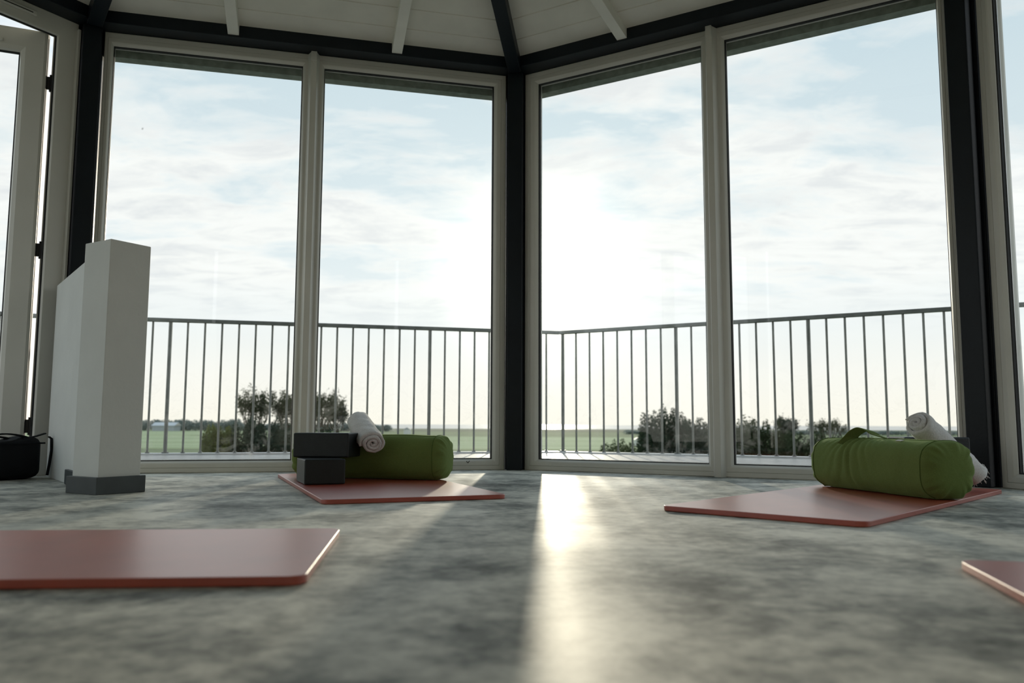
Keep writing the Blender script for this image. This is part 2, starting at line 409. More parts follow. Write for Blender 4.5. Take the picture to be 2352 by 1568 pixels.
# ring beam, hips, rafters
BL = {7:'dark navy ring beam above the open door at the far left', 0:'dark navy ring beam above the left pair of windows',
      1:'dark navy ring beam above the right pair of windows', 2:'dark navy ring beam above the far right door'}
for k in range(8):
    a0,a1 = corner(k,.07),corner(k+1,.07); i0,i1 = corner(k,-.1),corner(k+1,-.1)
    b = MB().hexa([(a0.x,a0.y,HF),(a1.x,a1.y,HF),(i1.x,i1.y,HF),(i0.x,i0.y,HF),(a0.x,a0.y,CZ+.0),(a1.x,a1.y,CZ+.0),(i1.x,i1.y,CZ+.004),(i0.x,i0.y,CZ+.004)])
    tag(b.build('ring_beam', M['steel'], bevel=.003), BL.get(k,'dark navy ring beam above a wall behind the camera'), 'beam', 'navy ring beams at the eaves')
HLb = {0:'dark navy hip beam rising over the far left corner', 1:'dark navy hip beam rising from the middle post into the roof', 2:'dark navy hip beam rising over the right post'}
for k in range(8):
    V = corner(k); r = (CEN-V).normalized(); tt = Vector((-r.y,r.x)); b = MB()
    def hz(a): return 2.128+.195*(a-.1)
    vs = []
    for a in (.09, R8-.02):
        oo = a*cos(pi/8)
        for c,z in ((-.034,hz(a)),(.034,hz(a)),(.034,ceil_z(oo)+.01),(-.034,ceil_z(oo)+.01)):
            p = V+r*a+tt*c; vs.append((p.x,p.y,z))
    b.add(vs,[(0,1,2,3),(4,5,6,7),(0,1,5,4),(1,2,6,5),(2,3,7,6),(3,0,4,7)])
    tag(b.build('hip_beam', M['steel'], bevel=.003), HLb.get(k,'dark navy hip beam over a corner behind the camera'), 'beam', 'navy hip beams of the roof')
RL = {(0,.667):'white rafter above the leftmost tall window pane', (0,1.475):'white rafter between the left mullion and the middle hip beam',
      (1,.667):'white rafter on the right roof slope just right of the hip beam', (1,1.475):'white rafter high over the rightmost tall pane'}
for k in (7,0,1,2):
    for t in (.667, 1.475):
        w = W[k]; b = MB(); vs = []
        maxo = min(AP-.05, (t if t<S/2 else S-t)/math.tan(pi/8)*1.0+ .0)
        maxo = AP*(min(t,S-t)/(S/2)) - .03
        for o in (.098, maxo):
            zu = 2.152+ROOF_M*(o-.1)
            for c,z in ((-.0265,zu),(.0265,zu),(.0265,ceil_z(o)+.01),(-.0265,ceil_z(o)+.01)): vs.append(w.P(t+c,o,z))
        b.add(vs,[(0,1,2,3),(4,5,6,7),(0,1,5,4),(1,2,6,5),(2,3,7,6),(3,0,4,7)])
        lab = RL.get((k,t)) or ('white rafter over the open door on the far left slope' if k==7 else 'white rafter over the far right door')
        tag(b.build('rafter', M['rafter'], bevel=.002), lab, 'rafter', 'white roof rafters')

# low wall and pier at the left --------------------------------------------
ex = Vector((cos(radians(58)), sin(radians(58)))); ey = Vector((-ex.y, ex.x))
F0 = Vector((-1.362, 2.735)); PW = .152
def pq(a,b): p = F0+ex*a+ey*b; return (p.x,p.y)
pier = empty('low_pier', (F0.x,F0.y,0), 'square white waist-high pier with dark skirting standing in front of the low white wall', 'pillar')
MB().prism([pq(0,0),pq(PW,0),pq(PW,PW),pq(0,PW)], 0, .858).build('shaft', M['plaster'], pier, bevel=.003)
e=.013
MB().prism([pq(-e,-e),pq(PW+e,-e),pq(PW+e,PW+e),pq(-e,PW+e)], 0, .057).build('skirting', M['skirting'], pier, bevel=.002)
V0 = corner(0); wd = (V0-CEN).normalized(); wn_ = Vector((-wd.y, wd.x))      # wn_ points left
if wn_.x > 0: wn_ = -wn_
L0 = Vector((-1.648,3.12)); L0 = L0 - wd*.28
off = (L0-V0).dot(wn_)
endL = (V0-L0).dot(wd) - .115
def lw(a,b): p = L0+wd*a-wn_*b; return (p.x,p.y)
lowall = empty('low_wall', (L0.x,L0.y,0), 'low white wall running from the square pier back to the left steel post', 'wall')
MB().prism([lw(.03,0),lw(endL,0),lw(endL,.10),lw(.03,.10)], 0, .855).build('wall_body', M['plaster'], lowall, bevel=.002)
MB().prism([lw(.04,-.012),lw(.40,-.012),lw(.40,.002),lw(.04,.002)], .001, .057).build('skirting', M['skirting'], lowall, bevel=.002)

# black bag ------------------------------------------------------------------
w = W[7]; bd = -w.d; bn = w.n
bc = Vector((-1.968, 3.525))                      # front right bottom corner
bag = empty('duffel_bag', (bc.x,bc.y,0), 'black canvas bag with loose straps on the floor by the open door', 'bag')
def bagp(u, vv, z): p = bc+bd*u-bn*vv; return (p.x,p.y,z)
BLn, BDp, BH = .46, .17, .170
def bagfn(i, j):
    th = 2*pi*j; u = i
    e = 1-abs(2*u-1)**9; e = max(e,0)**.5
    c,s_ = cos(th), sin(th); n_=.42
    x = math.copysign(abs(c)**n_, c); y = math.copysign(abs(s_)**n_, s_)
    sag = .012*sin(u*9+1)*(1 if y>0 else 0)
    wr = .006*mn.noise((u*9, c*2, s_*2))
    return bagp(.005+u*BLn, BDp/2 + (BDp/2*(.7+.3*e)+wr)*x*e, max(.003, BH/2 + (BH/2)*y*(.35+.65*e) + sag*e + (wr if y>0 else 0)))
MB().grid(bagfn, 30, 40, cv=True).build('body', M['bag'], bag, smooth=True)
def arc(p0, p1, h, n=14, side=0):
    a,b_ = Vector(p0),Vector(p1)
    return [a.lerp(b_,i/n)+Vector((0,0,h*sin(pi*i/n)))+Vector((bn.x,bn.y,0))*side*sin(pi*i/n) for i in range(n+1)]
MB().strap(arc(bagp(.03,.05,.160), bagp(.30,.05,.158), .030), (bn.x,bn.y,0), .03, .006).build('strap', M['bag'], bag)
MB().strap(arc(bagp(.07,.12,.160), bagp(.36,.11,.158), .022), (bn.x,bn.y,0), .03, .006).build('strap', M['bag'], bag)
MB().strap([bagp(.10,.03,.168),bagp(.045,.035,.178),bagp(.012,.04,.187),bagp(-.002,.045,.190)], (bn.x,bn.y,0), .018, .005).build('strap_end', M['bag'], bag)
MB().strap([bagp(-.004,.02,.176),bagp(-.016,.02,.168),bagp(-.020,.022,.12),bagp(-.016,.025,.06),bagp(-.012,.03,.012)], (bn.x,bn.y,0), .014, .005).build('side_strap', M['bag'], bag)
MB().tube([bagp(.02,.004,.150),bagp(.2,-.001,.150),bagp(.44,.004,.150)], .004, 6).build('zip_flap', M['bag'], bag)

# yoga mats -----------------------------------------------------------------------
TH = .0145
def yoga_mat(P, ang_long, ang_wide, L, Wd, label):
    """P = one corner on the floor"""
    a = Vector((cos(radians(ang_long)),sin(radians(ang_long)))); b = Vector((cos(radians(ang_wide)),sin(radians(ang_wide))))
    r = .028; pts = []
    def c(u,v_): return P+a*u+b*v_
    for cu,cv,a0 in ((r,r,180),(L-r,r,270),(L-r,Wd-r,0),(r,Wd-r,90)):
        for i in range(7):
            th = radians(a0+90*i/6); pts.append(c(cu+r*cos(th), cv+r*sin(th)))
    o = empty('yoga_mat', (P.x,P.y,0), label, 'yoga mat', 'terracotta yoga mats')
    MB().prism([(p.x-0,p.y) for p in pts], .0006, TH).build('foam_sheet', M['mat'], o, bevel=.0022, seg=3)
    return o
m1B = Vector((-.553,2.432)); yoga_mat(m1B, 111.3, 21.3, 1.335, .58, 'terracotta yoga mat under the two charcoal blocks and the green bolster')
m2A = Vector((.411,2.302)); yoga_mat(m2A, 47.6, 47.6-90, 1.35, .555, 'terracotta yoga mat at the right under the handled green bolster')
yoga_mat(Vector((-.300,1.222)), 184.6, 96.5, 1.37, .56, 'bare terracotta yoga mat in the left foreground')
yoga_mat(Vector((.744,1.398)), -13, -103, 1.37, .585, 'bare terracotta yoga mat cut off by the right edge of the picture')

# yoga blocks ------------------------------------------------------------------------
def block(c, ang, lx, ly, z0, h, label):
    o = empty('yoga_block', (c[0],c[1],z0), label, 'yoga block', 'charcoal foam yoga blocks')
    MB().obox(c, radians(ang), lx, ly, z0, z0+h).build('foam_brick', M['block'], o, bevel=.006, seg=3)
    return o
zt = TH+.0005
block((-.720,3.125), 22, .148, .215, zt, .092, 'charcoal foam block standing on the mat, underneath the other block')
block((-.722,3.240), -8, .222, .146, zt+.0925, .093, 'charcoal foam block on top, touching the rolled towel')
block((1.500,3.030), -41, .150, .20, zt, .092, 'charcoal foam block on the right mat hidden behind the handled bolster')
block((1.532,3.040), 2, .240, .130, zt+.0925, .088, 'charcoal foam block peeking over the handled bolster beside the leaning towel')

# bolsters ------------------------------------------------------------------------------
def bolster(c, ang, L, ry, rz, label, wrinkle, handle, seamtop, tagpos=None, capdepth=.045):
    a = Vector((cos(radians(ang)), sin(radians(ang)),0)); b = Vector((-a.y,a.x,0)); up = Vector((0,0,1))
    base = Vector((c[0],c[1],zt))
    o = empty('bolster', base, label, 'bolster', 'moss green bolsters')
    def surf(u, th, extra=0):
        # u in [-1,1] along the body between cap seams
        cs, sn = cos(th), sin(th); e_ = .72
        y = math.copysign(abs(cs)**e_,cs); z = math.copysign(abs(sn)**e_,sn)
        w_ = wrinkle(u, th)
        belly = 1-.035*abs(u)**3
        ryy = (ry*belly+w_+extra); rzz = (rz*belly+w_+extra)
        zz = rz*.985 + rzz*z
        if zz < .002+(.004*abs(u)): zz = .002
        if zz < .02: pass
        return base + a*(u*(L/2-capdepth)) + b*(ryy*y) + up*zz
    def fn(i,j):
        th = 2*pi*j; m = 96
        # i 0..1 : cap, body, cap
        c_ = .16
        if i < c_ or i > 1-c_:
            k = (c_-i)/c_ if i < c_ else (i-(1-c_))/c_      # 0 at seam, 1 at centre of the cap
            sgn = -1 if i < c_ else 1
            p = surf(sgn, th); ctr = base+a*(sgn*(L/2-capdepth))+up*rz*.985
            phi = k*pi/2
            rad = cos(phi)**.62 if k<1 else 0
            puck = .0055*(sin(th*9+sgn)+.7*sin(th*17+2))*sin(pi*min(1,k*1.25))*(1-k)
            q_ = ctr+(p-ctr)*max(rad,.0001)
            q_ = q_ + a*sgn*(capdepth*sin(phi)**1.0+puck)
            if q_.z < zt+.002: q_.z = zt+.002
            return q_
        u = -1+2*(i-c_)/(1-2*c_)
        return surf(u, th)
    cov_ = MB().grid(fn, 150, 110, cv=True).build('cover', M['green'], o, smooth=True)
    for sgn in (-1,1):
        pts = [surf(sgn, 2*pi*j/64, .0008) for j in range(65)]
        MB().tube(pts, .0013, 6, cap=False).build('piping', M['green_dark'], cov_, smooth=True)
    pts = [surf(-1+2*i/40, seamtop, .0003) for i in range(41)]
    MB().tube(pts, .0016, 6).build('seam', M['green_dark'], cov_, smooth=True)
    if handle:
        u0,u1 = handle
        P0 = surf(u0, radians(90+48), -.002); P1 = surf(u1, radians(90-2), -.002)
        Pm0 = surf(u0+.02, radians(90+24)); Pm1 = surf(u1-.12, radians(92))
        pts = [P0, Pm0+up*.006, Pm0.lerp(Pm1,.2)+up*.022, Pm0.lerp(Pm1,.5)+up*.032, Pm0.lerp(Pm1,.8)+up*.022, Pm1+up*.010, P1+up*.0015]
        # smooth through Catmull-Rom
        sm = []
        for i in range(len(pts)-1):
            p0,p1,p2,p3 = pts[max(i-1,0)],pts[i],pts[i+1],pts[min(i+2,len(pts)-1)]
            for k in range(6):
                t = k/6; sm.append(.5*((2*p1)+(p2-p0)*t+(2*p0-5*p1+4*p2-p3)*t*t+(3*p1-p0-3*p2+p3)*t**3))
        sm.append(pts[-1])
        MB().strap(sm, b*.85-up*.25+a*.35, .042, .0035).build('carry_handle', M['green'], o, smooth=False, bevel=.0012)
    if tagpos is not None:
        u, th0 = tagpos
        q0,q1 = surf(u,th0,.0015), surf(u+.10,th0,.0015); q2,q3 = surf(u+.10,th0+.13,.0022), surf(u,th0+.13,.0022)
        up2 = Vector((0,0,.0018))
        t_ = MB().hexa([q0,q1,q2,q3,q0+up2,q1+up2,q2+up2,q3+up2]).build('care_label', M['tag'], cov_)
        t_['label'] = 'small pale woven label'
    return o
def wr1(u, th):
    return .0022*mn.noise((u*2.5, cos(th)*1.4, sin(th)*1.4+3)) + .0009*sin(u*22+th*3)*max(0,abs(u)-.6)
bolster((-.572,3.395), -15, .675, .092, .090, 'green bolster lying behind the two stacked charcoal blocks', wr1, None, radians(90+18))
def wr2(u, th):
    # gathers fan out below the handle (front side th ~ 90..180 deg)
    a_ = th-radians(90)
    if a_ < -pi: a_ += 2*pi
    g = exp(-((u+.28)/.34)**2)*max(0.,min(1.,(a_+.15)*1.6))*max(0.,1-max(0,a_-1.5)*.9)
    fan = (u+.22)*(36-11*a_)+.8*mn.noise((u*6,a_*2,1))
    return .0115*g*(abs(sin(fan))**.75-.6)*(.7+.6*mn.noise((u*9,a_,4))) + .0022*mn.noise((u*3, cos(th)*1.5, sin(th)*1.5+9)) + .0012*sin(u*25+th*2)*max(0,abs(u)-.7)
bolster((1.250,2.775), -77, .640, .092, .090, 'green bolster with a carry handle on the right mat', wr2, (-.42,.02), radians(90+10), (.46, radians(90+20)))

# towels --------------------------------------------------------------------------------
def towel(P0, P1, Rr, turns, label, squash=.92, start=0., seed=0, fringe=False, tail=.0):
    P0,P1 = Vector(P0),Vector(P1); ax = (P1-P0); L = ax.length; ax.normalize()
    up = Vector((0,0,1)); sx = ax.cross(up).normalized(); uy = sx.cross(ax).normalized()
    pitch = (Rr-.004)/turns; thk = pitch*.80; nth = int(turns*34); nl = 26
    o = empty('rolled_towel', P0, label, 'towel', 'white rolled towels')
    def cl(i):                                        # centre line of the spiral
        f = i/(nth-1); th = start+2*pi*turns*f
        r = .004+(Rr-thk*.5-.004)*f
        wob = 1+.06*mn.noise((cos(th)*1.3+seed, sin(th)*1.3, f*3))
        return Vector((r*cos(th)*wob, r*sin(th)*squash*wob))
    def pos(i,l,s_):
        c = cl(i); c2_ = cl(min(i+1,nth-1)); c1_ = cl(max(i-1,0)); d = (c2_-c1_).normalized(); nn = Vector((d.y,-d.x))
        f = i/(nth-1)
        shift = .010*mn.noise((f*4+seed, .3, .1)) - .006*(1-f)
        lump = .0042*mn.noise((c.x*40+seed, c.y*40, l*7))+.0016*mn.noise((c.x*110,c.y*110+seed,l*25))
        taper = 1-.05*l*l
        q = c*taper+nn*(s_*thk*.5+lump*(1 if s_>0 else 0))
        edge = 0
        z_ = l*L + shift*(1-2*l)
        return P0 + sx*q.x + uy*q.y + ax*z_
    vs=[]; fs=[]
    ring = []
    ls = [j/(nl-1) for j in range(nl)]
    prof = [(0,0,-.0045)]+[(l,1,0) for l in ls]+[(1,0,.0045)]+[(l,-1,0) for l in ls[::-1]]
    m_ = len(prof)
    for i in range(nth):
        for l,s_,ex_ in prof: vs.append(pos(i,l,s_)+ax*ex_)
    for i in range(nth-1):
        for k in range(m_):
            fs.append((i*m_+k,i*m_+(k+1)%m_,(i+1)*m_+(k+1)%m_,(i+1)*m_+k))
    fs += [tuple(range(m_))[::-1], tuple((nth-1)*m_+k for k in range(m_))]
    roll = MB().add(vs,fs).build('terry_roll', M['towel'], o, smooth=True)
    if fringe:
        b_ = MB(); rnd = random.Random(5)
        for i in range(34):
            th = rnd.uniform(0,2*pi); r = Rr*rnd.uniform(.55,.97)
            q = P1+sx*cos(th)*r+uy*sin(th)*r*squash
            b_.tube([q-ax*.004, q+ax*.008+Vector((rnd.uniform(-.003,.003),0,rnd.uniform(-.004,.001)))], [.0014,.0006], 5)
        b_.build('fringe', M['towel'], roll)
    return o
towel((-.540,3.215,.160), (-.648,3.500,.248), .054, 3.1, 'white towel rolled up, lying across the bolster against the upper block', .88, radians(160), 2)
towel((1.345,2.735,.243), (1.592,2.850,.066), .052, 2.9, 'white towel roll leaning behind the handled bolster', .95, radians(200), 8, True)

# ------------------------------------------------------------------ balcony
ROUT = 2.468
deck = MB()
for k in (6,7,0,1,2,3):
    o0 = .072; w0 = None
    while o0 < ROUT+.06:
        o1 = o0+.14; g=.004
        p = []
        for oo in (o0+g, o1-g):
            A_,B_ = corner(k,oo),corner(k+1,oo); d_ = (B_-A_).normalized()
            p.append((A_+d_*.035, B_-d_*.035))
        (a,b_),(c,d) = p
        deck.hexa([(a.x,a.y,-.03),(b_.x,b_.y,-.03),(d.x,d.y,-.03),(c.x,c.y,-.03),(a.x,a.y,-.002),(b_.x,b_.y,-.002),(d.x,d.y,-.002),(c.x,c.y,-.002)])
        o0 = o1
for k in (6,7,0,1,2,3,4):                               # mitre boards at the corners
    a,b_ = corner(k,.08),corner(k,ROUT+.05); r = (b_-a).normalized(); t_ = Vector((-r.y,r.x))*.034
    deck.hexa([(a.x-t_.x,a.y-t_.y,-.03),(a.x+t_.x,a.y+t_.y,-.03),(b_.x+t_.x,b_.y+t_.y,-.03),(b_.x-t_.x,b_.y-t_.y,-.03),(a.x-t_.x,a.y-t_.y,-.001),(a.x+t_.x,a.y+t_.y,-.001),(b_.x+t_.x,b_.y+t_.y,-.001),(b_.x-t_.x,b_.y-t_.y,-.001)])
dk = deck.build('balcony_deck', M['deck']); tag(dk, kind='structure')
RW = {k: Wall(k, ROUT) for k in (7,0,1,2)}
rl = {7:'thin steel balcony railing beyond the open door at the far left', 0:'thin steel balcony railing outside the left pair of windows',
      1:'thin steel balcony railing outside the right pair of windows', 2:'thin steel balcony railing outside the far right door'}
for k,w in RW.items():
    r = empty('balcony_railing', w.P(0,0,0), rl[k], 'railing', 'steel balcony railings')
    MB().wbox(w, 0, w.L, -.022, .022, 1.006, 1.034).build('handrail', M['railing'], r, bevel=.003)
    MB().wbox(w, 0, w.L, -.075, .03, -.06, .012).build('edge_profile', M['steelbright'], r, bevel=.003)
    ts = []; posts = []
    if k == 1: ts = [.032+.1258*i for i in range(34)]; posts = [0,8,16,25,33]
    elif k == 0: ts = [w.L-.118-.1248*i for i in range(33)]; posts = [8,16,24,32]
    else: ts = [.06+.1258*i for i in range(33)]; posts = [0,8,16,24,32]
    bal = None
    for i,t in enumerate(ts):
        if t > w.L-.01: continue
        hh = .0140 if i in posts else .0082
        b = MB(); b.tube([w.P(t,0,.012),w.P(t,0,1.006)], hh, 10); b.tube([w.P(t,0,.012),w.P(t,0,.022)], hh*1.9, 10)
        b.build('post' if i in posts else 'baluster', M['railing'], r, smooth=False)

# ------------------------------------------------------------------ landscape
GZ = -3.5
def slab(name, x0,x1,y0,y1,z,m, th=.3, **kw):
    o = MB().box(x0,x1,y0,y1,z-th,z).build(name, m); return tag(o, **kw)
slab('ground', -900,900,-60,124,GZ-.04,M['field2'], kind='structure')
slab('field', -700,700,124.5,255,GZ,M['field'], label='pale green mown field stretching out beyond the balcony', cat='field')
slab('pasture', -99.5,900,255.5,420,GZ+.02,M['field2'], label='darker green pasture strip beyond the pale field', cat='field')
slab('marsh', -2500,2500,420.5,700,GZ+.04,M['marsh'], label='dull green marsh strip in front of the sea', cat='marsh')
slab('sea', -16000,16000,700.5,16000,GZ+.06,M['sea'], label='pale shining sea strip along the horizon', cat='sea')
slab('far_field', -900,-100,255.5,419.5,GZ+.05,M['field'], label='pale green field in front of the distant tree line at the left', cat='field')
def lx(px, D): return (px-1176)/1884*D
def lz(py, D): return .235+(973-py)/1884*D

def leafcloud(b, pts_r, n, size, rnd):
    """scatter small leaf quads in ellipsoids (c, rx, ry, rz)"""
    tot = sum(p[1]*p[2]*p[3] for p in pts_r)
    vs=[]; fs=[]
    for c,rx,ry,rz in pts_r:
        k = int(n*rx*ry*rz/tot)
        for _ in range(k):
            d = Vector((rnd.gauss(0,1),rnd.gauss(0,1),rnd.gauss(0,1))).normalized()
            r = rnd.random()**.38*(1+.22*mn.noise((d.x*2.3+c[0],d.y*2.3,d.z*2.3+c[2])))
            p = Vector((c[0]+d.x*rx*r, c[1]+d.y*ry*r, c[2]+d.z*rz*r))
            u = Vector((rnd.gauss(0,1),rnd.gauss(0,1),rnd.gauss(0,1))).normalized(); w_ = u.orthogonal().normalized()
            s_ = size*rnd.uniform(.6,1.4); i0 = len(vs)
            vs += [p-u*s_, p+w_*s_*.45, p+u*s_, p-w_*s_*.45]; fs.append((i0,i0+1,i0+2,i0+3))
    b.add(vs,fs)
def bush(x, y, rx, ry, top, m, label, n=7000, size=.07, cat='bush', group=None, name='bush', lumps=7, seed=1, rust=False, flat=False):
    rnd = random.Random(seed)
    o = empty(name, (x,y,GZ), label, cat, group)
    blobs = []
    H = top-GZ
    for i in range(lumps):
        f = (i+.5)/lumps
        bx = x-rx+2*rx*f+rnd.uniform(-.1,.1)*rx
        hh = (H*(rnd.uniform(.95,1.04) if not flat else 1.02))*(1-.10*abs(2*f-1)**3 if not flat else 1)
        blobs.append(((bx, y+rnd.uniform(-.3,.3)*ry, GZ+hh*.60), rx/lumps*1.7, ry, hh*.40))
        blobs.append(((bx, y, GZ+hh*.28), rx/lumps*1.8, ry, hh*.30))
    b = MB(); leafcloud(b, blobs, n, size, rnd); b.build('foliage', m, o, recalc=False)
    t = MB()
    for i in range(5):
        sx_ = x+rnd.uniform(-.6,.6)*rx
        t.tube([(sx_,y,GZ),(sx_+rnd.uniform(-.2,.2),y,GZ+H*.4),(sx_+rnd.uniform(-.5,.5),y+rnd.uniform(-.2,.2),GZ+H*.8)],[.07,.045,.015],6)
    t.build('stems', M['bark'], o)
    return o
def wispy(x, y, width, top, base, m, label, group, seed, leaves=34, lsize=.05, lean=0, nb=15):
    """small tree: many thin upright limbs carrying loose tufts"""
    rnd = random.Random(seed); o = empty('tree', (x,y,GZ), label, 'tree', group)
    t = MB(); vs=[]; fs=[]; tips=[]
    t.tube([(x,y,GZ),(x+.05,y,base)],[.14,.11],8)
    def grow(p, d, l, r, depth):
        q = p+d*l; mid_ = p+d*l*.5+Vector((rnd.gauss(0,1),rnd.gauss(0,1),0))*l*.05
        t.tube([p,mid_,q],[r,r*.8,r*.6],5)
        if depth >= 0:
            for i in range(int(leaves*(1 if depth else .5))):
                f = rnd.random(); c = p.lerp(q,f)+Vector((rnd.gauss(0,1),rnd.gauss(0,1),rnd.gauss(0,1)))*.085
                u = Vector((rnd.gauss(0,1),rnd.gauss(0,1),rnd.gauss(0,1))).normalized(); w_ = u.orthogonal().normalized()
                s_ = lsize*rnd.uniform(.5,1.3); i0 = len(vs)
                vs.extend([c-u*s_, c+w_*s_*.45, c+u*s_, c-w_*s_*.45]); fs.append((i0,i0+1,i0+2,i0+3))
        if depth < 2:
            for i in range(rnd.choice((2,3))):
                nd = (d+Vector((rnd.gauss(0,.26)+lean,rnd.gauss(0,.26),rnd.uniform(.0,.25)))).normalized()
                grow(p.lerp(q, rnd.uniform(.55,1)), nd, l*rnd.uniform(.5,.7), r*.55, depth+1)
    for i in range(nb):
        f = (i+.5)/nb*2-1
        d = Vector((f*width*.40+rnd.uniform(-.15,.15), rnd.uniform(-.35,.35), (top-base)*rnd.uniform(.75,1.0))).normalized()
        grow(Vector((x+f*width*.34,y,base+rnd.uniform(-.1,.15))), d, (top-base)*rnd.uniform(.38,.6), .03, 0)
    t.build('trunk', M['bark'], o); MB().add(vs,fs).build('foliage', m, o, recalc=False)
    return o
D_ = 38
gl_ = 'wispy trees beyond the left railing'
wispy(lx(588,D_), D_, 1.2, lz(899,D_), lz(985,D_), M['leaf'], 'wispy tree beyond the railing, leftmost with an open fan of branches', gl_, 3)
wispy(lx(655,D_), D_+.8, 1.0, lz(903,D_), lz(985,D_), M['leaf'], 'wispy tree partly hidden by the left window mullion', gl_, 11)
wispy(lx(735,D_), D_+.3, 1.1, lz(898,D_), lz(985,D_), M['leaf'], 'wispy tree just right of the left window mullion', gl_, 23)
wispy(lx(762,D_), D_+1.2, .7, lz(925,D_), lz(985,D_), M['leaf2'], 'smaller wispy tree nearest the rolled towel', gl_, 29, nb=10)
bush(lx(605,D_), D_-1.0, 1.35, .7, lz(961,D_), M['leaf2'], 'dense dark bush at the foot of the wispy trees', 26000, .07, seed=4)
bush(lx(715,D_), D_-1.2, 1.35, .7, lz(975,D_), M['leaf2'], 'dense dark bush between the left mullion and the towel', 24000, .07, seed=5)
bush(lx(530,D_), D_-1.5, .62, .5, lz(982,D_), M['leaf3'], 'olive green clipped hedge left of the wispy trees', 24000, .055, cat='hedge', name='hedge', seed=6, lumps=4, flat=True)
DR = 40
bush(lx(1525,DR), DR, 1.15, .8, lz(935,DR), M['leaf2'], 'tall rounded bush left of the right window mullion', 24000, .075, seed=12, lumps=5)
bush(lx(1600,DR), DR+1, 1.0, .8, lz(950,DR), M['leaf2'], 'bush right beside the right window mullion', 20000, .075, seed=13, lumps=5)
bush(lx(1740,DR), DR+.5, 1.7, .8, lz(953,DR), M['leaf'], 'long bushy clump seen just right of the right mullion', 30000, .075, seed=14, lumps=8)
bush(lx(1850,DR), DR-.5, 1.6, .8, lz(985,DR), M['leaf'], 'low dark bushes to the left of the handled bolster', 26000, .075, seed=15, lumps=8)
bush(lx(1440,DR), DR+1.5, 1.1, .7, lz(1008,DR), M['leaf'], 'low dark shrub left of the tall rounded bush', 15000, .06, seed=16, lumps=5)
bush(lx(1985,DR), DR+.3, 1.7, .8, lz(992,DR), M['leaf2'], 'low shrubs seen directly above the handled bolster', 15000, .06, seed=17, lumps=7)
gr_ = 'wispy trees beyond the right railing'
wispy(lx(1815,DR), DR+.6, .7, lz(952,DR), lz(1000,DR), M['leaf2'], 'small loose-crowned tree among the bushes right of the right mullion', gr_, 41, nb=11)
wispy(lx(1905,DR), DR+.4, 1.3, lz(960,DR), lz(1000,DR), M['leaf'], 'thin feathery tree standing left above the handled bolster', gr_, 43, nb=12, leaves=18)
# far tree line: nobody could count it
rnd = random.Random(99); b = MB(); bl = []
for px in range(-500, 900, 9):
    D = 416; h = (5.6+1.4*mn.noise((px*.021,0,0))+.7*mn.noise((px*.09,3,0)))*(1 if px<560 else .72)
    bl.append(((lx(px,D)+rnd.uniform(-1,1), D+rnd.uniform(-3,3), GZ+h*.48), 2.2, 3, h*.5))
leafcloud(b, bl, 60000, .42, rnd)
tag(b.build('distant_treeline', M['farleaf'], recalc=False), 'hazy distant tree line on the horizon at the left', 'trees', kind='stuff')
b = MB(); bl = []
for px in range(1440, 2600, 16):
    D = 330; bl.append(((lx(px,D)+rnd.uniform(-1,1), D, GZ+.9), 3, 2, .9+.5*mn.noise((px*.05,1,1))))
leafcloud(b, bl, 14000, .35, rnd)
tag(b.build('distant_hedgerow', M['farleaf'], recalc=False), 'low hazy hedgerow in front of the sea at the right', 'hedge', kind='stuff')
# farm building far left
D = 425; D = 412; x0,x1 = lx(363,400),lx(412,400)
fb = empty('farm_building', ((x0+x1)/2,D-12,GZ), 'long low farm building with a grey roof among the distant trees', 'building')
MB().box(x0,x1,D-16,D-8,GZ,GZ+2.6).build('walls', M['roof'], fb)
MB().add([(x0-.5,D-16.5,GZ+2.6),(x1+.5,D-16.5,GZ+2.6),(x1+.5,D-7.5,GZ+2.6),(x0-.5,D-7.5,GZ+2.6),(x0-.5,D-12,GZ+4.2),(x1+.5,D-12,GZ+4.2)],[(0,1,5,4),(3,4,5,2),(0,4,3),(1,2,5),(0,3,2,1)]).build('roof', M['steelbright'], fb)
for px,Dd,wd_,hh,lab in ((938,300,2.4,2.6,'small pale shed across the field behind the left bolster'),(1463,150,1.1,1.5,'small pale hut in the field left of the tall bush')):
    xx = lx(px,Dd); sh = empty('shed', (xx,Dd,GZ), lab, 'shed')
    MB().box(xx-wd_/2,xx+wd_/2,Dd-1,Dd+1,GZ,GZ+hh*.75).build('walls', M['render'], sh)
    MB().add([(xx-wd_*.55,Dd-1.1,GZ+hh*.75),(xx+wd_*.55,Dd-1.1,GZ+hh*.75),(xx+wd_*.55,Dd+1.1,GZ+hh*.75),(xx-wd_*.55,Dd+1.1,GZ+hh*.75),(xx,Dd-1.1,GZ+hh),(xx,Dd+1.1,GZ+hh)],[(0,1,4),(3,5,2),(0,4,5,3),(1,2,5,4),(0,3,2,1)]).build('roof', M['roof'], sh)

# ------------------------------------------------------------------ camera
FPX = 1884.015; PITCH = .10092; ROLL = .003657
F = Vector((0,cos(PITCH),sin(PITCH))); U = Vector((0,-sin(PITCH),cos(PITCH))); R = Vector((1,0,0))
R_ = R*cos(ROLL)+U*sin(ROLL); U_ = -R*sin(ROLL)+U*cos(ROLL)
cam = bpy.data.cameras.new('camera'); co = bpy.data.objects.new('camera', cam); COL.objects.link(co)
m3 = Matrix((R_,U_,-F)).transposed(); co.matrix_world = Matrix.Translation((0,0,.235)) @ m3.to_4x4()
cam.sensor_width = 36; cam.lens = FPX/2352*36; cam.clip_start = .02; cam.clip_end = 40000
cam.dof.use_dof = True; cam.dof.focus_distance = 3.3; cam.dof.aperture_fstop = 3.6
SC.camera = co
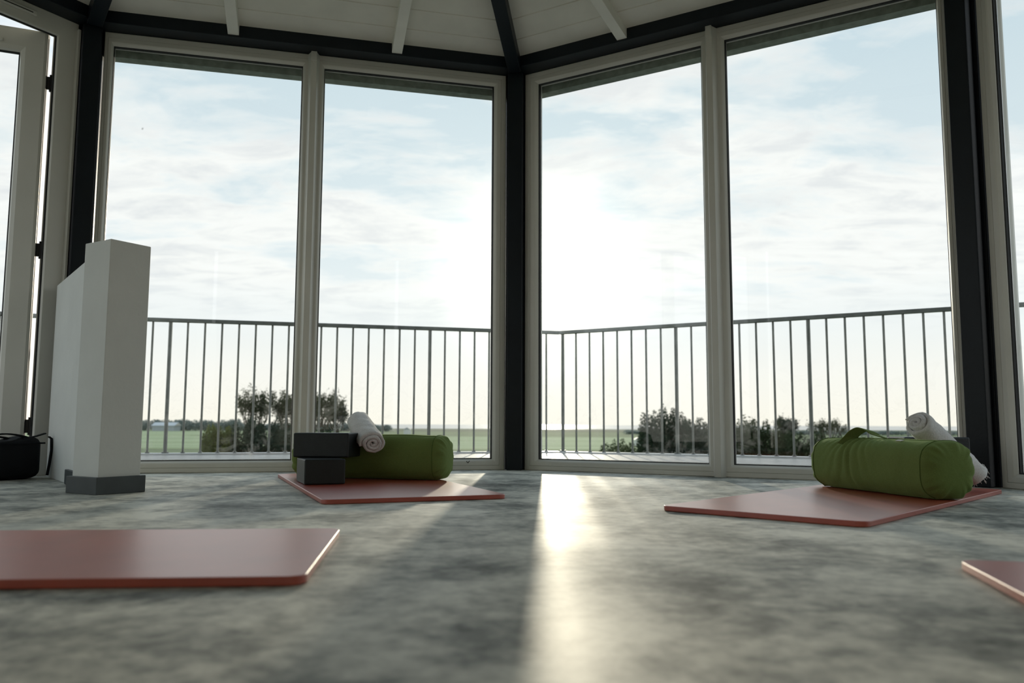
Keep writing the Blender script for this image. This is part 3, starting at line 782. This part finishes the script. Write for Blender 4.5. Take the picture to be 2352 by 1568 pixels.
# bird
D = 60
rd = F + R_*(327-1176)/FPX + U_*(784-296)/FPX; bp_ = Vector((0,0,.235))+rd*D
b = MB()
b.grid(lambda i,j: bp_+Vector((.035*sin(pi*i)*cos(2*pi*j), (i-.5)*.16, .035*sin(pi*i)*sin(2*pi*j)-.01)), 9, 8, cv=True)
bird = empty('bird', bp_, 'tiny dark bird flying high behind the leftmost tall pane', 'bird')
b.build('body', M['bag'], bird, smooth=True)
for sgn in (-1,1):
    MB().add([bp_+Vector((0,-.03,0)),bp_+Vector((0,.04,0)),bp_+Vector((sgn*.05,.05,.09)),bp_+Vector((sgn*.03,-.02,.07))]+
             [bp_+Vector((0,-.03,.006)),bp_+Vector((0,.04,.006)),bp_+Vector((sgn*.05,.05,.096)),bp_+Vector((sgn*.03,-.02,.076))],
             [(0,1,2,3),(4,5,6,7),(0,1,5,4),(1,2,6,5),(2,3,7,6),(3,0,4,7)]).build('wing', M['bag'], bird)

# ------------------------------------------------------------------ light
AZ, EL = radians(2.0), radians(10.3)
sdir = Vector((sin(AZ)*cos(EL), cos(AZ)*cos(EL), sin(EL)))
sun = bpy.data.lights.new('sun','SUN'); so = bpy.data.objects.new('sun', sun); COL.objects.link(so)
so.rotation_euler = sdir.to_track_quat('Z','Y').to_euler(); so.location = sdir*20
sun.energy = 1.7; sun.angle = radians(1.2); sun.color = (1,.88,.68)

wld = bpy.data.worlds.new('sky'); SC.world = wld; wld.use_nodes = True; nt = wld.node_tree; nt.nodes.clear()
out = nt.nodes.new('ShaderNodeOutputWorld'); bg = nt.nodes.new('ShaderNodeBackground'); nt.links.new(bg.outputs[0], out.inputs[0])
tc = nt.nodes.new('ShaderNodeTexCoord'); nrm = nt.nodes.new('ShaderNodeVectorMath'); nrm.operation='NORMALIZE'; nt.links.new(tc.outputs['Generated'], nrm.inputs[0])
sp = nt.nodes.new('ShaderNodeSeparateXYZ'); nt.links.new(nrm.outputs[0], sp.inputs[0])
z = mathn(nt,'MAXIMUM', sp.outputs[2], 0)
zz = mathn(nt,'ADD', z, .10)
cx = mathn(nt,'DIVIDE', sp.outputs[0], zz); cy = mathn(nt,'DIVIDE', sp.outputs[1], zz)
cmb = nt.nodes.new('ShaderNodeCombineXYZ'); nt.links.new(cx, cmb.inputs[0]); nt.links.new(cy, cmb.inputs[1])
mp = nt.nodes.new('ShaderNodeMapping'); mp.inputs['Rotation'].default_value=(0,0,radians(14)); mp.inputs['Scale'].default_value=(.75,1.15,1); mp.inputs['Location'].default_value=(1.3,.45,0)
nt.links.new(cmb.outputs[0], mp.inputs[0])
n1 = noise(nt, mp.outputs[0], 1.35, 9, .58, .35)
n2 = noise(nt, mp.outputs[0], 4.2, 8, .62, .5)
cl = mathn(nt,'ADD', mathn(nt,'MULTIPLY', n1, .72), mathn(nt,'MULTIPLY', n2, .28))
# more cover low down, more blue high up
cov = mathn(nt,'MULTIPLY_ADD', z, -.62, .205)
cl = mathn(nt,'ADD', cl, cov)
cf = ramp(nt, cl, [(.45,0.),(.55,1.)])
blue = ramp(nt, z, [(0,(1.03,.98,.87)),(.06,(1.0,.98,.93)),(.12,(.90,.94,.95)),(.2,(.80,.88,.92)),(.38,(.66,.775,.84)),(.50,(.55,.70,.80)),(1,(.50,.62,.76))])
thick = ramp(nt, mathn(nt,'ADD', mathn(nt,'MULTIPLY', n2, .6), mathn(nt,'MULTIPLY', n1, .4)), [(.40,(1.04,1.04,1.03)),(.50,(1.0,1.0,.985)),(.60,(.85,.865,.88))])
clf = mathn(nt,'MULTIPLY', cf, ramp(nt, z, [(.09,0.),(.17,1.)]))
sky = mixc(nt, clf, blue, thick)
dt = nt.nodes.new('ShaderNodeVectorMath'); dt.operation='DOT_PRODUCT'; nt.links.new(nrm.outputs[0], dt.inputs[0]); dt.inputs[1].default_value = sdir
ang = mathn(nt,'ARCCOSINE', mathn(nt,'MINIMUM', dt.outputs['Value'], .999999))
g1 = mathn(nt,'EXPONENT', mathn(nt,'MULTIPLY', mathn(nt,'MULTIPLY', ang, ang), -1/(radians(3.8)**2)))
g2 = mathn(nt,'EXPONENT', mathn(nt,'MULTIPLY', ang, -1/radians(9)))
gl1 = mixc(nt, 1.0, sky, mixc(nt, g1, (0,0,0), (3.0,2.8,2.2)), 'ADD')
gl2 = mixc(nt, 1.0, gl1, mixc(nt, g2, (0,0,0), (.12,.11,.08)), 'ADD')
back = ramp(nt, mathn(nt,'MULTIPLY_ADD', sp.outputs[1], .5, .5), [(.25,1.12),(.6,1.0)]); nt.links.new(mixc(nt, 1.0, gl2, back, 'MULTIPLY'), bg.inputs[0]); bg.inputs[1].default_value = 1.08

vs_ = SC.view_settings; vs_.view_transform = 'Standard'; vs_.look = 'None'; vs_.exposure = 0; vs_.gamma = 1; vs_.use_curve_mapping = False
SC.display_settings.display_device = 'sRGB'
